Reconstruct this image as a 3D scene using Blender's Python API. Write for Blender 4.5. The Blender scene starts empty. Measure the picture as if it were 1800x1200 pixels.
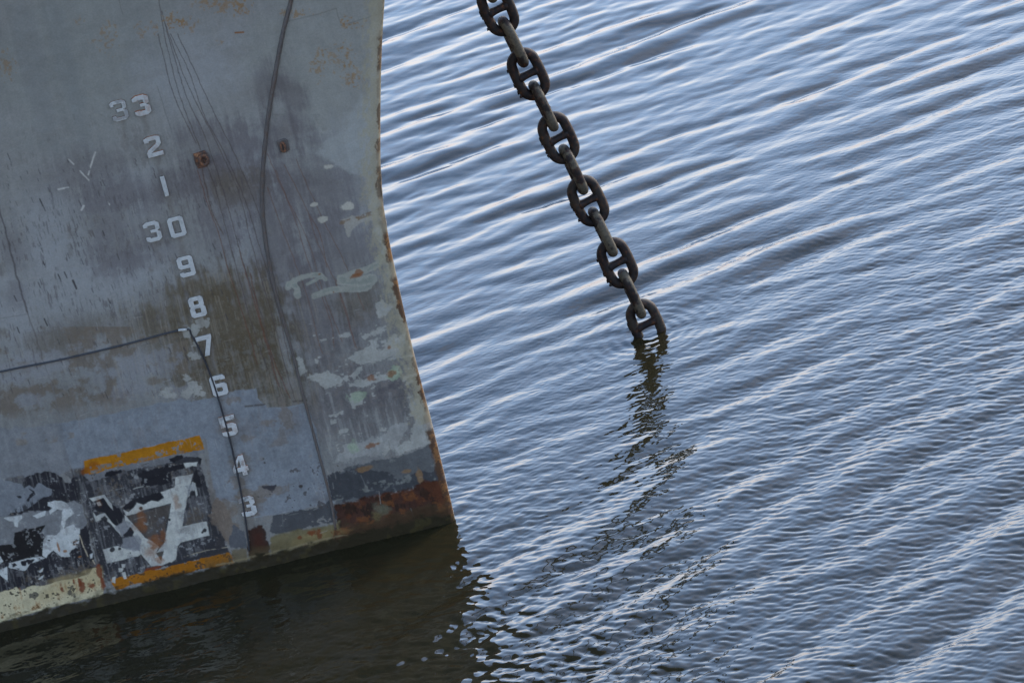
import bpy, math, random
import numpy as np
from mathutils import Matrix, Vector

scn = bpy.context.scene
R = math.radians
rng = np.random.default_rng(11)
random.seed(5)

# ------------------------------------------------------------------ camera
PITCH, ROLL, FPX, DIST = R(24.0), R(13.6), 7680.0, 29.2
rt0 = np.array([1.0, 0, 0]); up0 = np.array([0, math.sin(PITCH), math.cos(PITCH)])
FW = np.array([0, math.cos(PITCH), -math.sin(PITCH)])
RT = math.cos(ROLL) * rt0 - math.sin(ROLL) * up0
UP = math.sin(ROLL) * rt0 + math.cos(ROLL) * up0

def ray(X, Y):
    d = FW + RT * ((X - 900.0) / FPX) - UP * ((Y - 600.0) / FPX)
    return d / np.linalg.norm(d)

CAM = -DIST * ray(800, 912)            # the stem meets the water at the world origin

def project(P):
    q = np.asarray(P) - CAM
    w = q @ FW
    return 900 + FPX * (q @ RT) / w, 600 - FPX * (q @ UP) / w

def on_water(X, Y):
    d = ray(X, Y)
    return CAM + d * (-CAM[2] / d[2])

cd = bpy.data.cameras.new('camera')
cd.lens, cd.sensor_width, cd.clip_start, cd.clip_end = 36 * FPX / 1800, 36.0, 0.5, 8000
cam = bpy.data.objects.new('camera', cd); scn.collection.objects.link(cam)
m = np.eye(4); m[:3, 0], m[:3, 1], m[:3, 2], m[:3, 3] = RT, UP, -FW, CAM
cam.matrix_world = Matrix(m.tolist())
scn.camera = cam

# ------------------------------------------------------------------ sky, sun, exposure
SUN_EL, SUN_AZ = R(18.0), R(50.0)        # azimuth from +Y towards +X: beyond the bow, to the right
world = bpy.data.worlds.new("World"); scn.world = world
world.use_nodes = True
wn = world.node_tree.nodes
sky = wn.new('ShaderNodeTexSky'); sky.sky_type = 'NISHITA'; sky.sun_disc = False
sky.sun_elevation, sky.sun_rotation = SUN_EL, SUN_AZ
sky.air_density, sky.dust_density, sky.ozone_density = 1.0, 1.0, 3.0
bg = wn['Background']; bg.inputs['Strength'].default_value = 0.15
wl = world.node_tree.links
wc, wx = wn.new('ShaderNodeTexCoord'), wn.new('ShaderNodeSeparateXYZ')
wr, wm = wn.new('ShaderNodeMapRange'), wn.new('ShaderNodeMix')
wm.data_type = 'RGBA'; wr.interpolation_type = 'SMOOTHSTEP'
wl.new(wc.outputs['Generated'], wx.inputs[0]); wl.new(wx.outputs['Z'], wr.inputs['Value'])
for k_, v_ in (('From Min', .0), ('From Max', .46), ('To Min', .96), ('To Max', 0.0)): wr.inputs[k_].default_value = v_
wm.inputs[7].default_value = (2.25, 1.95, 2.1, 1)     # thin cloud bank low over the horizon
cn, cm, cr_ = wn.new('ShaderNodeTexNoise'), wn.new('ShaderNodeMapping'), wn.new('ShaderNodeMapRange')
cm.inputs['Scale'].default_value = (1.6, 1.6, 6.0); cn.inputs['Scale'].default_value = 2.2; cn.inputs['Detail'].default_value = 5
wl.new(wc.outputs['Generated'], cm.inputs[0]); wl.new(cm.outputs[0], cn.inputs['Vector']); wl.new(cn.outputs['Fac'], cr_.inputs['Value'])
for k_, v_ in (('From Min', .45), ('From Max', .75), ('To Min', 0), ('To Max', .32)): cr_.inputs[k_].default_value = v_
wq = wn.new('ShaderNodeMix'); wq.data_type = 'RGBA'; wq.inputs[7].default_value = (2.9, 2.7, 2.9, 1)   # thin high cloud
wl.new(cr_.outputs[0], wq.inputs[0]); wl.new(sky.outputs[0], wq.inputs[6]); wl.new(wq.outputs[2], wm.inputs[6]); gd, gm, gx_ = wn.new('ShaderNodeVectorMath'), wn.new('ShaderNodeMapRange'), wn.new('ShaderNodeMix')
gd.operation = 'DOT_PRODUCT'; gd.inputs[1].default_value = (-.02, .979, .203); gm.interpolation_type = 'SMOOTHSTEP'; gx_.data_type = 'RGBA'
wl.new(wc.outputs['Generated'], gd.inputs[0]); wl.new(gd.outputs['Value'], gm.inputs['Value'])
for k_, v_ in (('From Min', .985), ('From Max', .9995)): gm.inputs[k_].default_value = v_
gx_.inputs[6].default_value = (2.2, 1.98, 2.15, 1); gx_.inputs[7].default_value = (3.0, 2.7, 2.7, 1)   # glow added to the unseen sky to brighten the wave crests
wl.new(gm.outputs[0], gx_.inputs[0]); wl.new(gx_.outputs[2], wm.inputs[7])
wl.new(wr.outputs[0], wm.inputs[0]); wl.new(wm.outputs[2], bg.inputs['Color'])
sl = bpy.data.lights.new('sun', 'SUN'); sl.energy, sl.angle, sl.color = 0.7, R(14), (1.0, 0.86, 0.72)
sun = bpy.data.objects.new('sun', sl); scn.collection.objects.link(sun)
sd = Vector((math.sin(SUN_AZ) * math.cos(SUN_EL), math.cos(SUN_AZ) * math.cos(SUN_EL), math.sin(SUN_EL)))
sun.rotation_euler = sd.to_track_quat('Z', 'Y').to_euler()
vs = scn.view_settings
vs.view_transform, vs.look, vs.exposure, vs.gamma, vs.use_curve_mapping = 'Standard', 'None', 2.85, 1.0, False

# ------------------------------------------------------------------ helpers
def lin(c):
    c = np.asarray(c, float) / 255.0
    return np.where(c <= 0.04045, c / 12.92, ((c + 0.055) / 1.055) ** 2.4)

K = np.array([.80, .98, 1.36])       # what the open sky lends a white sheet on the shaded side: colour seen -> reflectance
def alb(r, g, b):
    return tuple(float(v) for v in np.clip(lin((r, g, b)) / K, .004, .85))

def mesh_obj(name, V, F, mat=None, parent=None, smooth=True):
    me = bpy.data.meshes.new(name)
    V = np.asarray(V, np.float32)
    if isinstance(F, np.ndarray):
        n = F.shape[1]
        me.vertices.add(len(V)); me.vertices.foreach_set('co', V.ravel())
        me.loops.add(F.size); me.loops.foreach_set('vertex_index', F.astype(np.int32).ravel())
        me.polygons.add(len(F)); me.polygons.foreach_set('loop_start', np.arange(0, F.size, n, dtype=np.int32))
        me.update(calc_edges=True)
    else:
        me.from_pydata([tuple(v) for v in V], [], F); me.update()
    if smooth:
        me.polygons.foreach_set('use_smooth', np.ones(len(me.polygons), bool))
    o = bpy.data.objects.new(name, me); scn.collection.objects.link(o)
    if mat: me.materials.append(mat)
    if parent: o.parent = parent
    return o

def grid_faces(nr, nc, flip=False):
    i = np.arange(nr * nc).reshape(nr, nc)
    q = np.stack([i[:-1, :-1], i[:-1, 1:], i[1:, 1:], i[1:, :-1]], -1).reshape(-1, 4)
    return q[:, ::-1].copy() if flip else q

def empty(name, loc, label, cat):
    o = bpy.data.objects.new(name, None); scn.collection.objects.link(o)
    o.location = loc; o['label'] = label; o['category'] = cat
    return o

def tube(path, rad, sides=10, closed=False):
    P = np.asarray(path, float); n = len(P)
    rad = np.full(n, rad) if np.isscalar(rad) else np.asarray(rad)
    T = np.gradient(P, axis=0) if not closed else np.roll(P, -1, 0) - np.roll(P, 1, 0)
    T /= np.linalg.norm(T, axis=1)[:, None]
    a = np.array([0.3, 0.5, 0.81]); N = []
    a = a - T[0] * (a @ T[0])
    for t in T:
        a = a - t * (a @ t); a = a / np.linalg.norm(a); N.append(a)
    N = np.array(N); B = np.cross(T, N)
    th = np.linspace(0, 2 * math.pi, sides, endpoint=False)
    V = (P[:, None] + rad[:, None, None] * (np.cos(th)[None, :, None] * N[:, None] + np.sin(th)[None, :, None] * B[:, None])).reshape(-1, 3)
    F = []
    for i in range(n if closed else n - 1):
        j = (i + 1) % n
        for k in range(sides):
            l = (k + 1) % sides
            F.append((i * sides + k, i * sides + l, j * sides + l, j * sides + k))
    if not closed:
        F.append(tuple(range(sides))[::-1]); F.append(tuple((n - 1) * sides + k for k in range(sides)))
    return V, F

def smooth_path(pts, n):
    P = np.asarray(pts, float); t = np.arange(len(P)); tt = np.linspace(0, len(P) - 1, n)
    Q = np.vstack([2 * P[0] - P[1], P, 2 * P[-1] - P[-2]])
    i = np.minimum(tt.astype(int), len(P) - 2); f = (tt - i)[:, None]
    p0, p1, p2, p3 = Q[i], Q[i + 1], Q[i + 2], Q[i + 3]
    return 0.5 * (2 * p1 + (p2 - p0) * f + (2 * p0 - 5 * p1 + 4 * p2 - p3) * f * f + (3 * p1 - p0 - 3 * p2 + p3) * f ** 3)

class Nodes:
    def __init__(s, name):
        s.m = bpy.data.materials.new(name); s.m.use_nodes = True
        s.t = s.m.node_tree; s.p = s.t.nodes['Principled BSDF']
    def new(s, kind, **kw):
        n = s.t.nodes.new('ShaderNode' + kind)
        for k, v in kw.items():
            if k in n.inputs.keys(): n.inputs[k].default_value = v
            else: setattr(n, k, v)
        return n
    def link(s, a, b): s.t.links.new(a, b)
    def noise(s, vec, scale, detail=4, rough=.55):
        n = s.new('TexNoise'); n.inputs['Scale'].default_value = scale
        n.inputs['Detail'].default_value = detail; n.inputs['Roughness'].default_value = rough
        s.link(vec, n.inputs['Vector']); return n.outputs['Fac']
    def ramp(s, fac, stops):
        r = s.new('ValToRGB'); e = r.color_ramp.elements
        while len(e) < len(stops): e.new(0.5)
        for el, (p, c) in zip(e, stops): el.position, el.color = p, (*c, 1) if len(c) == 3 else c
        s.link(fac, r.inputs[0]); return r.outputs[0]
    def mix(s, fac, a, b, mode='MIX'):
        n = s.new('Mix', data_type='RGBA', blend_type=mode)
        for v, i in ((fac, 0), (a, 6), (b, 7)):
            if hasattr(v, 'links') or isinstance(v, bpy.types.NodeSocket): s.link(v, n.inputs[i])
            else: n.inputs[i].default_value = v if not isinstance(v, (tuple, list)) else (*v, 1)
        return n.outputs[2]
    def bump(s, h, strength, dist, prev=None):
        b = s.new('Bump'); b.inputs['Strength'].default_value = strength; b.inputs['Distance'].default_value = dist
        s.link(h, b.inputs['Height'])
        if prev: s.link(prev, b.inputs['Normal'])
        return b.outputs[0]
    def pos(s):
        return s.new('TexCoord').outputs['Object']

# ------------------------------------------------------------------ hull shape
BETA = R(18.0)
CA = np.array([-math.cos(BETA), math.sin(BETA)])       # aft along the keel line
CN = np.array([-math.sin(BETA), -math.cos(BETA)])      # outboard, towards the quay
STEM_PX = [(676, 0), (672, 60), (669.5, 130), (668.5, 200), (668.5, 280), (670, 330), (675, 372), (684, 425),
           (699, 495), (715, 570), (737, 660), (757, 735), (776, 812), (790, 870), (800, 912)]
zs, fs = [], []
for X, Y in STEM_PX:
    v = np.array([0.0, 2.0])
    for _ in range(12):
        def f(q): return np.array(project(np.array([*(-CA * q[0]), q[1]]))) - (X, Y)
        f0 = f(v); J = np.stack([(f(v + e) - f0) / 1e-4 for e in (np.array([1e-4, 0]), np.array([0, 1e-4]))], 1)
        v = v - np.linalg.solve(J, f0)
    fs.append(v[0]); zs.append(v[1])
zs, fs = np.array(zs)[::-1], np.array(fs)[::-1]
sl_top = (fs[-1] - fs[-3]) / (zs[-1] - zs[-3])
zs = np.concatenate([[-3.0], zs, [zs[-1] + 3, zs[-1] + 7]])
fs = np.concatenate([[fs[0] - .3], fs, [fs[-1] + 3 * sl_top * 1.3, fs[-1] + 7 * sl_top * 1.8]])

def hull(a, z, off=0.0):
    a = np.asarray(a, float); z = np.asarray(z, float)
    T = 0.325 * (1 + 0.022 * np.maximum(z, 0) ** 1.9)
    q = a * T; B = 8.0
    r = 0.035
    b = q / np.sqrt(1 + (q / B) ** 2) + r * np.sqrt(np.maximum(0, 1 - (1 - np.minimum(a / r, 1)) ** 2))
    b = b + off
    F = np.interp(z, zs, fs)
    return np.stack([-CA[0] * F + CA[0] * a + CN[0] * b, -CA[1] * F + CA[1] * a + CN[1] * b, z + 0 * a], -1)

def solve_hull(X, Y):
    v = np.array([1.5, 2.0])
    for _ in range(15):
        f0 = np.array(project(hull(*v))) - (X, Y)
        J = np.stack([(np.array(project(hull(*(v + e)))) - (X, Y) - f0) / 1e-4 for e in (np.array([1e-4, 0]), np.array([0, 1e-4]))], 1)
        v = v - np.clip(np.linalg.solve(J, f0), -.8, .8); v[0] = max(v[0], .001)
    return v

def hull_frame(X, Y):
    a, z = solve_hull(X, Y)
    p = hull(a, z); e1 = hull(a - .05, z) - hull(a + .05, z); e2 = hull(a, z + .05) - hull(a, z - .05)
    e1 /= np.linalg.norm(e1); e2 -= e1 * (e1 @ e2); e2 /= np.linalg.norm(e2)
    return p, e1, e2, np.cross(e1, e2)

# ------------------------------------------------------------------ the paint of the hull, laid out on a flat template
# template units: 1/73 ft of hull height; the weathered paint layers are drawn here and carried by the hull's vertices
X0, Y0, X1, Y1, SC = -170, -120, 860, 1180, 1.25
W, H = int((X1 - X0) * SC), int((Y1 - Y0) * SC)
gx = X0 + np.arange(W) / SC; gy = Y0 + np.arange(H) / SC
GX, GY = np.meshgrid(gx, gy)
cr, sr = math.cos(ROLL), math.sin(ROLL)
GU, GV = GX * cr - GY * sr, GX * sr + GY * cr
LAT = rng.random((512, 512))

def vnoise(x, y, seed):
    x = x + seed * 37.17; y = y + seed * 91.3
    xi = np.floor(x).astype(int); yi = np.floor(y).astype(int)
    fx = x - xi; fy = y - yi
    fx = fx * fx * fx * (fx * (fx * 6 - 15) + 10); fy = fy * fy * fy * (fy * (fy * 6 - 15) + 10)
    g = lambda i, j: LAT[(yi + j) % 512, (xi + i) % 512]
    return (g(0, 0) * (1 - fx) + g(1, 0) * fx) * (1 - fy) + (g(0, 1) * (1 - fx) + g(1, 1) * fx) * fy

def fbm(su, sv, seed, oct=5, gain=.55):
    s = np.zeros_like(GU); amp, tot = 1.0, 0.0
    for k in range(oct):
        s += amp * vnoise(GU / su * 2 ** k, GV / sv * 2 ** k, seed + k * 3.1); tot += amp; amp *= gain
    return s / tot                                    # 0..1 around .5

def sstep(a, b, x):
    t = np.clip((x - a) / (b - a), 0, 1); return t * t * (3 - 2 * t)

N_big = fbm(160, 160, 1); N_mid = fbm(45, 45, 2); N_fine = fbm(14, 14, 3); N_pix = fbm(4, 4, 4, 3)
N_streak = fbm(7, 130, 5); N_tick = fbm(2.6, 16, 6, 3); N_soft = fbm(90, 60, 7); N_chip = fbm(22, 16, 8, 6, .62); N_h = fbm(40, 9, 9)
N_rag = np.clip((.42 * N_chip + .33 * N_fine + .15 * N_pix + .10 * N_h - .5) * 1.5 + .5, 0, 1)   # flaking edges
N_stain = np.clip((.38 * N_mid + .22 * N_chip + .22 * N_streak + .18 * N_tick - .5) * 1.5 + .5, 0, 1)

COL = np.empty((H, W, 3)); COL[:] = lin((98, 105, 113))
RELIEF = np.zeros((H, W)); RUST = np.zeros((H, W))

def box(x0, y0, x1, y1):
    i0, i1 = int(max(0, (x0 - X0) * SC)), int(min(W, (x1 - X0) * SC + 1))
    j0, j1 = int(max(0, (y0 - Y0) * SC)), int(min(H, (y1 - Y0) * SC + 1))
    return slice(j0, max(j1, j0)), slice(i0, max(i1, i0))

def paint(mask, c, s=(slice(None), slice(None)), relief=0.0, rust=0.0):
    c = lin(c) if not isinstance(c, np.ndarray) else c
    COL[s] = COL[s] * (1 - mask[..., None]) + c * mask[..., None]
    if relief: RELIEF[s] += relief * mask
    if rust: RUST[s] = np.maximum(RUST[s], rust * mask)

def sdf(pts, s):
    x, y = GX[s], GY[s]; P = np.asarray(pts, float)
    d = np.full(x.shape, 1e9); ins = np.zeros(x.shape, bool)
    for (ax, ay), (bx, by) in zip(P, np.roll(P, -1, 0)):
        ex, ey = bx - ax, by - ay
        t = np.clip(((x - ax) * ex + (y - ay) * ey) / (ex * ex + ey * ey + 1e-9), 0, 1)
        d = np.minimum(d, (x - ax - t * ex) ** 2 + (y - ay - t * ey) ** 2)
        c = (ay > y) != (by > y)
        ins ^= c & (x < ex * (y - ay) / (ey if ey else 1e-9) + ax)
    return np.where(ins, -1, 1) * np.sqrt(d)

def poly(pts, c, rag=4, soft=.8, amt=1.0, noise=None, relief=0, rust=0, wear=None, wamp=.5):
    P = np.asarray(pts, float); pad = rag * 2 + soft + 3
    s = box(P[:, 0].min() - pad, P[:, 1].min() - pad, P[:, 0].max() + pad, P[:, 1].max() + pad)
    n = (N_rag if noise is None else noise)[s]
    d = sdf(pts, s) + (n - .5) * rag * 4
    mk = amt * (1 - sstep(-soft, soft, d))
    if wear is not None:                              # flaked through where the chip noise is high
        mk = mk * (1 - sstep(wear, wear + .03, (N_chip[s] * .45 + N_fine[s] * .35 + N_pix[s] * .2 - .5) * 1.25 + .5))
    paint(mk, c, s, relief, rust)

def blob(x, y, rx, ry, c, amt=1.0, ang=13.6, noise=None, rag=.9, soft=.5, rust=0):
    r = max(rx, ry) * 1.9
    s = box(x - r, y - r, x + r, y + r)
    ca, sa = math.cos(R(ang)), math.sin(R(ang))
    dx, dy = GX[s] - x, GY[s] - y
    u, v = (dx * ca - dy * sa) / rx, (dx * sa + dy * ca) / ry
    n = (N_soft if noise is None else noise)[s]
    d = np.sqrt(u * u + v * v) + (n - .5) * rag * 2
    paint(amt * (1 - sstep(1 - soft, 1 + soft, d)), c, s, 0, rust)

def line(pts, w, c, amt=1.0, wob=1.2, soft=.7, relief=0, brk=None, rust=0):
    P = np.asarray(pts, float); pad = w + wob * 2 + 4
    for (ax, ay), (bx, by) in zip(P[:-1], P[1:]):
        s = box(min(ax, bx) - pad, min(ay, by) - pad, max(ax, bx) + pad, max(ay, by) + pad)
        x = GX[s] + (N_fine[s] - .5) * 4 * wob; y = GY[s]
        ex, ey = bx - ax, by - ay
        t = np.clip(((x - ax) * ex + (y - ay) * ey) / (ex * ex + ey * ey + 1e-9), 0, 1)
        d = np.sqrt((x - ax - t * ex) ** 2 + (y - ay - t * ey) ** 2)
        mk = amt * (1 - sstep(w / 2 - soft, w / 2 + soft, d))
        if brk is not None: mk = mk * sstep(brk, brk + .06, N_h[s] * .5 + N_fine[s] * .5)
        paint(mk, c, s, relief, rust)

def zoom(ox, oy, k=3.0):
    return lambda pts: [(ox + x / k, oy + y / k) for x, y in pts]

# -- old grey paint and its soft stains
COL *= (1 + .16 * (N_big - .5) + .10 * (N_streak - .5) + .06 * (N_pix - .5))[..., None]
for b in [(150, 90, 170, 120, (99, 108, 115), .7), (560, 60, 120, 90, (100, 108, 114), .7), (590, 170, 70, 80, (102, 110, 116), .7),
          (60, 120, 20, 130, (92, 100, 109), .6), (110, 90, 16, 150, (90, 99, 108), .5), (240, 60, 30, 80, (94, 102, 110), .5)]:
    blob(*b[:4], b[4], b[5])
for b in [(130, 480, 110, 80), (250, 470, 60, 60), (90, 400, 50, 60), (230, 340, 70, 40), (440, 300, 40, 60), (430, 410, 40, 50), (625, 290, 50, 70),
          (640, 400, 30, 40), (30, 560, 30, 80), (210, 620, 60, 40), (330, 120, 80, 60)]:
    blob(*b, (106, 115, 127), .65, noise=N_stain, rag=1.2, soft=.7)
for b in [(400, 290, 75, 55, .8), (360, 240, 55, 30, .7), (470, 150, 26, 36, .5), (512, 180, 26, 60, .7), (500, 230, 40, 30, .7), (150, 300, 70, 34, .55),
          (235, 335, 90, 20, .5), (330, 330, 90, 28, .7), (395, 350, 60, 60, .6), (190, 400, 40, 60, .6), (260, 430, 70, 26, .5), (480, 430, 46, 120, .75), (580, 330, 60, 60, .7),
          (600, 440, 66, 60, .7), (560, 560, 60, 110, .8), (640, 560, 50, 70, .5), (600, 700, 90, 60, .7), (690, 700, 50, 60, .7), (25, 440, 22, 40, .5), (30, 520, 16, 20, .5),
          (120, 590, 50, 26, .4), (430, 520, 60, 60, .7), (520, 330, 30, 60, .6), (390, 410, 40, 40, .5), (215, 455, 36, 24, .5)]:
    blob(*b[:4], (71, 72, 81), b[4] * .82, noise=N_stain, rag=1.5, soft=.75)
for b in [(405, 590, 90, 90, .95), (330, 530, 80, 34, .8), (280, 560, 90, 26, .6), (350, 640, 50, 52, .9), (450, 560, 50, 80, .6), (450, 650, 60, 60, .8), (160, 575, 50, 20, .45),
          (90, 605, 40, 22, .5), (290, 600, 60, 30, .5), (625, 530, 46, 30, .55), (395, 320, 40, 18, .35), (420, 330, 40, 30, .35), (510, 690, 40, 30, .6), (380, 500, 60, 30, .5)]:
    blob(*b[:4], (69, 66, 57), b[4] * .92, noise=N_stain, rag=1.5, soft=.7)
s = box(-170, 575, 330, 760)
paint(.75 * sstep(.50, .60, N_mid[s] * .6 + N_chip[s] * .4) * sstep(570, 600, GY[s] + GX[s] * .2) * (1 - sstep(720, 748, GY[s] + GX[s] * .13)), (82, 79, 75), s)
for b in [(250, 640, 55, 26), (215, 690, 40, 16), (60, 640, 60, 20), (55, 700, 20, 14), (320, 690, 40, 16)]:
    blob(*b, (104, 112, 126), .65, noise=N_rag, rag=1.8)
s = box(330, 480, 560, 780)                           # pale run marks in the olive stain
paint(.28 * sstep(.60, .72, fbm(2.2, 120, 21, 2)[s]) * (N_soft[s] > .4), (112, 112, 108), s)
s = box(200, 520, 400, 700)
paint(.3 * sstep(.62, .74, fbm(2.2, 90, 22, 2)[s]), (115, 117, 116), s)

# -- scuffs: short raking ticks
tick = sstep(.66, .72, N_tick)
reg = np.clip(sstep(.38, .62, N_soft), 0.1, 1) * (sstep(230, 300, GY) * (1 - sstep(640, 720, GY))) * (GX < 470)
paint(.5 * tick * reg, (62, 62, 70))
for _ in range(300):
    x, y = rng.uniform(-150, 420), rng.uniform(270, 700); l = rng.uniform(3, 11)
    line([(x, y), (x + l * .42, y + l)], rng.uniform(.9, 1.8), (52, 53, 60), rng.uniform(.4, .9), wob=.3, soft=.6)
for x, y, l, w in [(70, 350, 12, 2.5), (128, 493, 14, 3.5), (102, 482, 8, 2), (113, 478, 10, 2), (190, 525, 8, 2), (78, 560, 12, 2.5), (30, 575, 10, 2), (76, 460, 6, 2), (180, 406, 8, 2), (25, 520, 9, 2.5)]:
    line([(x, y), (x + l * .45, y + l)], w, (42, 42, 48), .9, wob=.3)

COL *= (1 - .22 * sstep(430, 820, GV))[..., None]          # dimmer light low on the hull, painted in as darker colour
paint(.30 * sstep(.60, .70, N_stain) * (GY > 200), (72, 72, 76))
paint(.22 * sstep(.60, .72, 1 - N_stain) * (GY > 200), (110, 118, 128))
paint(.35 * sstep(.63, .68, (N_fine * .55 + N_pix * .45 - .5) * 1.3 + .5) * sstep(560, 720, GY + .2 * GX) , (74, 73, 74))
paint(.30 * sstep(.64, .69, 1 - ((N_fine * .55 + N_pix * .45 - .5) * 1.3 + .5)) * sstep(520, 700, GY), (108, 116, 124))
# -- plate seams
line([(-4, 360), (8, 400), (28, 480), (48, 548)], 3.2, (62, 63, 70), .8, relief=-.0012)
line([(48, 548), (62, 590), (76, 632)], 2.2, (70, 70, 74), .7, relief=-.0012)
line([(76, 632), (95, 690), (112, 760), (128, 830)], 1.4, (80, 84, 92), .8, relief=-.0012)
line([(-150, 580), (-40, 566), (48, 552)], 1.4, (82, 86, 94), .7, wob=.5)
line([(128, 826), (150, 900), (168, 970), (182, 1035)], 4, (45, 46, 50), .85, relief=-.0015)
line([(360, 770), (385, 850), (405, 940)], 1.6, (75, 78, 86), .7)
line([(440, 790), (500, 772), (552, 764)], 1.5, (82, 84, 90), .7)
line([(505, 38), (560, 25), (590, 15), (600, 45), (668, 25)], 1.6, (82, 86, 90), .7, relief=.001)

# -- fine cracks running down the plates
def cracks(starts, c, w=1.0, amt=.75):
    for p in starts:
        line(smooth_path(p, len(p) * 4), w * .9, c, amt, wob=.8, soft=.6)
cracks([[(272, -110), (282, 20), (300, 110), (320, 180), (352, 262), (378, 330), (402, 420), (440, 560), (470, 650)],
        [(284, 20), (306, 100), (330, 175), (360, 240), (400, 360), (430, 470), (462, 560), (480, 640), (498, 700)],
        [(290, 40), (318, 120), (345, 180), (380, 250), (420, 340), (445, 440), (480, 560), (500, 640), (520, 705)],
        [(300, 60), (334, 130), (360, 205), (395, 270), (430, 350), (452, 420), (485, 530), (510, 640)],
        [(312, 60), (345, 130), (372, 190), (408, 262), (450, 360), (470, 430)],
        [(278, 60), (298, 145), (315, 190), (345, 252)]], (58, 54, 57), 1.5, .8)
cracks([[(348, 300), (362, 350), (384, 410), (400, 470), (430, 560), (452, 640)], [(420, 440), (450, 540), (470, 610), (490, 680)],
        [(440, 480), (460, 570), (480, 630), (510, 700)]], (72, 50, 43), 1.5, .8)
cracks([[(470, 270), (500, 340), (540, 420), (570, 520), (590, 570), (602, 600)], [(485, 300), (520, 390), (545, 470), (580, 560), (588, 610)],
        [(500, 290), (540, 370), (560, 430), (600, 520), (620, 590), (628, 612)], [(470, 330), (495, 400), (540, 520), (560, 600), (568, 622)],
        [(520, 280), (560, 370), (610, 470), (640, 545)], [(590, 490), (606, 545), (625, 610)], [(545, 380), (562, 410), (575, 470)]], (74, 56, 50), 1.4, .7)
cracks([[(355, 292), (362, 330), (372, 370), (392, 412)]], (60, 48, 42), 2.6, .5)
cracks([[(206, -10), (211, 10), (216, 26)], [(276, 150), (290, 195), (302, 232)]], (70, 72, 78), 1, .7)

# -- rust specks in the upper plating
for x, y, rx, ry, a in [(305, 38, 18, 14, 1), (330, 42, 14, 12, .8), (275, 46, 12, 12, .8), (245, 55, 8, 12, .7), (138, 36, 8, 6, .6), (165, 72, 10, 6, .6), (190, 70, 14, 22, .7), (400, 8, 30, 14, .8),
                    (360, 6, 24, 8, .6), (385, 73, 10, 5, .7), (12, 115, 14, 20, .7), (560, 112, 12, 24, .8), (590, 105, 16, 20, .7), (610, 100, 10, 20, .8), (520, 24, 30, 6, .9), (606, 40, 6, 16, .9), (625, 42, 16, 8, .8),
                    (615, 140, 12, 10, .7), (628, 135, 12, 14, .6), (425, 15, 16, 12, .7)]:
    s = box(x - rx * 2, y - ry * 2, x + rx * 2, y + ry * 2)
    e = np.sqrt(((GX[s] - x) / rx) ** 2 + ((GY[s] - y) / ry) ** 2)
    mk = a * sstep(.55, .66, N_pix[s] * .75 + N_fine[s] * .25 + .14 * (1 - e) ) * (e < 1.6)
    paint(mk * .75, (100, 84, 62), s, rust=.6)
line([(413, 58), (428, 57)], 3, (95, 66, 42), .9, wob=.6)

# -- newer blue-grey patch paint low down
pa = [(102, 745), (200, 726), (290, 706), (318, 700), (336, 706), (352, 702), (385, 697), (405, 688), (450, 682), (453, 698), (470, 716), (505, 714), (536, 708), (552, 745), (572, 832), (590, 884),
      (440, 912), (426, 884), (378, 880), (362, 770), (150, 806), (142, 832), (128, 832)]
poly(pa, (87, 97, 111), 2.2, relief=.0003)
s = box(100, 690, 600, 920)
inP = (sdf(pa, s) < -3)
paint(inP * .6 * sstep(.60, .68, N_chip[s] * .5 + N_mid[s] * .5) * sstep(360, 420, GX[s]), (82, 82, 84), s)
paint(inP * .35 * sstep(.5, .7, N_soft[s]), (79, 88, 102), s)
for x, y, rx, ry in [(405, 705, 14, 10), (500, 730, 10, 22), (470, 742, 14, 6), (325, 780, 10, 8), (440, 770, 10, 6), (410, 850, 16, 12), (450, 870, 40, 12), (395, 900, 26, 22)]:
    blob(x, y, rx, ry, (84, 84, 86), .8, noise=N_rag, rag=1.6, soft=.2)
paint(inP * .55 * sstep(.50, .66, N_stain[s] * .6 + N_soft[s] * .4), (80, 83, 90), s)
paint(inP * .45 * sstep(.50, .66, (1 - N_stain[s]) * .6 + N_big[s] * .4), (94, 104, 119), s)
paint(inP * .5 * sstep(.5, .64, N_soft[s] * .5 + N_mid[s] * .5) * sstep(820, 860, GY[s]), (76, 76, 80), s)
poly([(-170, 890), (-170, 770), (105, 745), (128, 830), (60, 842), (0, 850)], (85, 93, 105), 5, 2, .8)
s = box(-170, 760, 130, 845)
paint(.5 * sstep(.52, .62, N_mid[s] * .5 + N_chip[s] * .5) * (GY[s] + GX[s] * .24 < 800), (84, 80, 74), s)
for x, y in [(345, 600), (352, 565), (338, 575), (345, 625), (330, 660), (345, 690), (352, 680), (330, 690), (340, 675), (335, 580), (290, 690), (300, 695), (358, 690)]:
    blob(x, y, 9, 8, (112, 120, 126), .8, noise=N_rag, rag=2.2, soft=.15)
paint(*[(lambda s: (.8 * (1 - sstep(0, 1, np.abs(GY[s] - 716 - (GX[s] - 410) * -.1) / 3)) * (N_chip[s] > .52), (50, 47, 46), s))(box(430, 700, 540, 726))][0])

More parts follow.
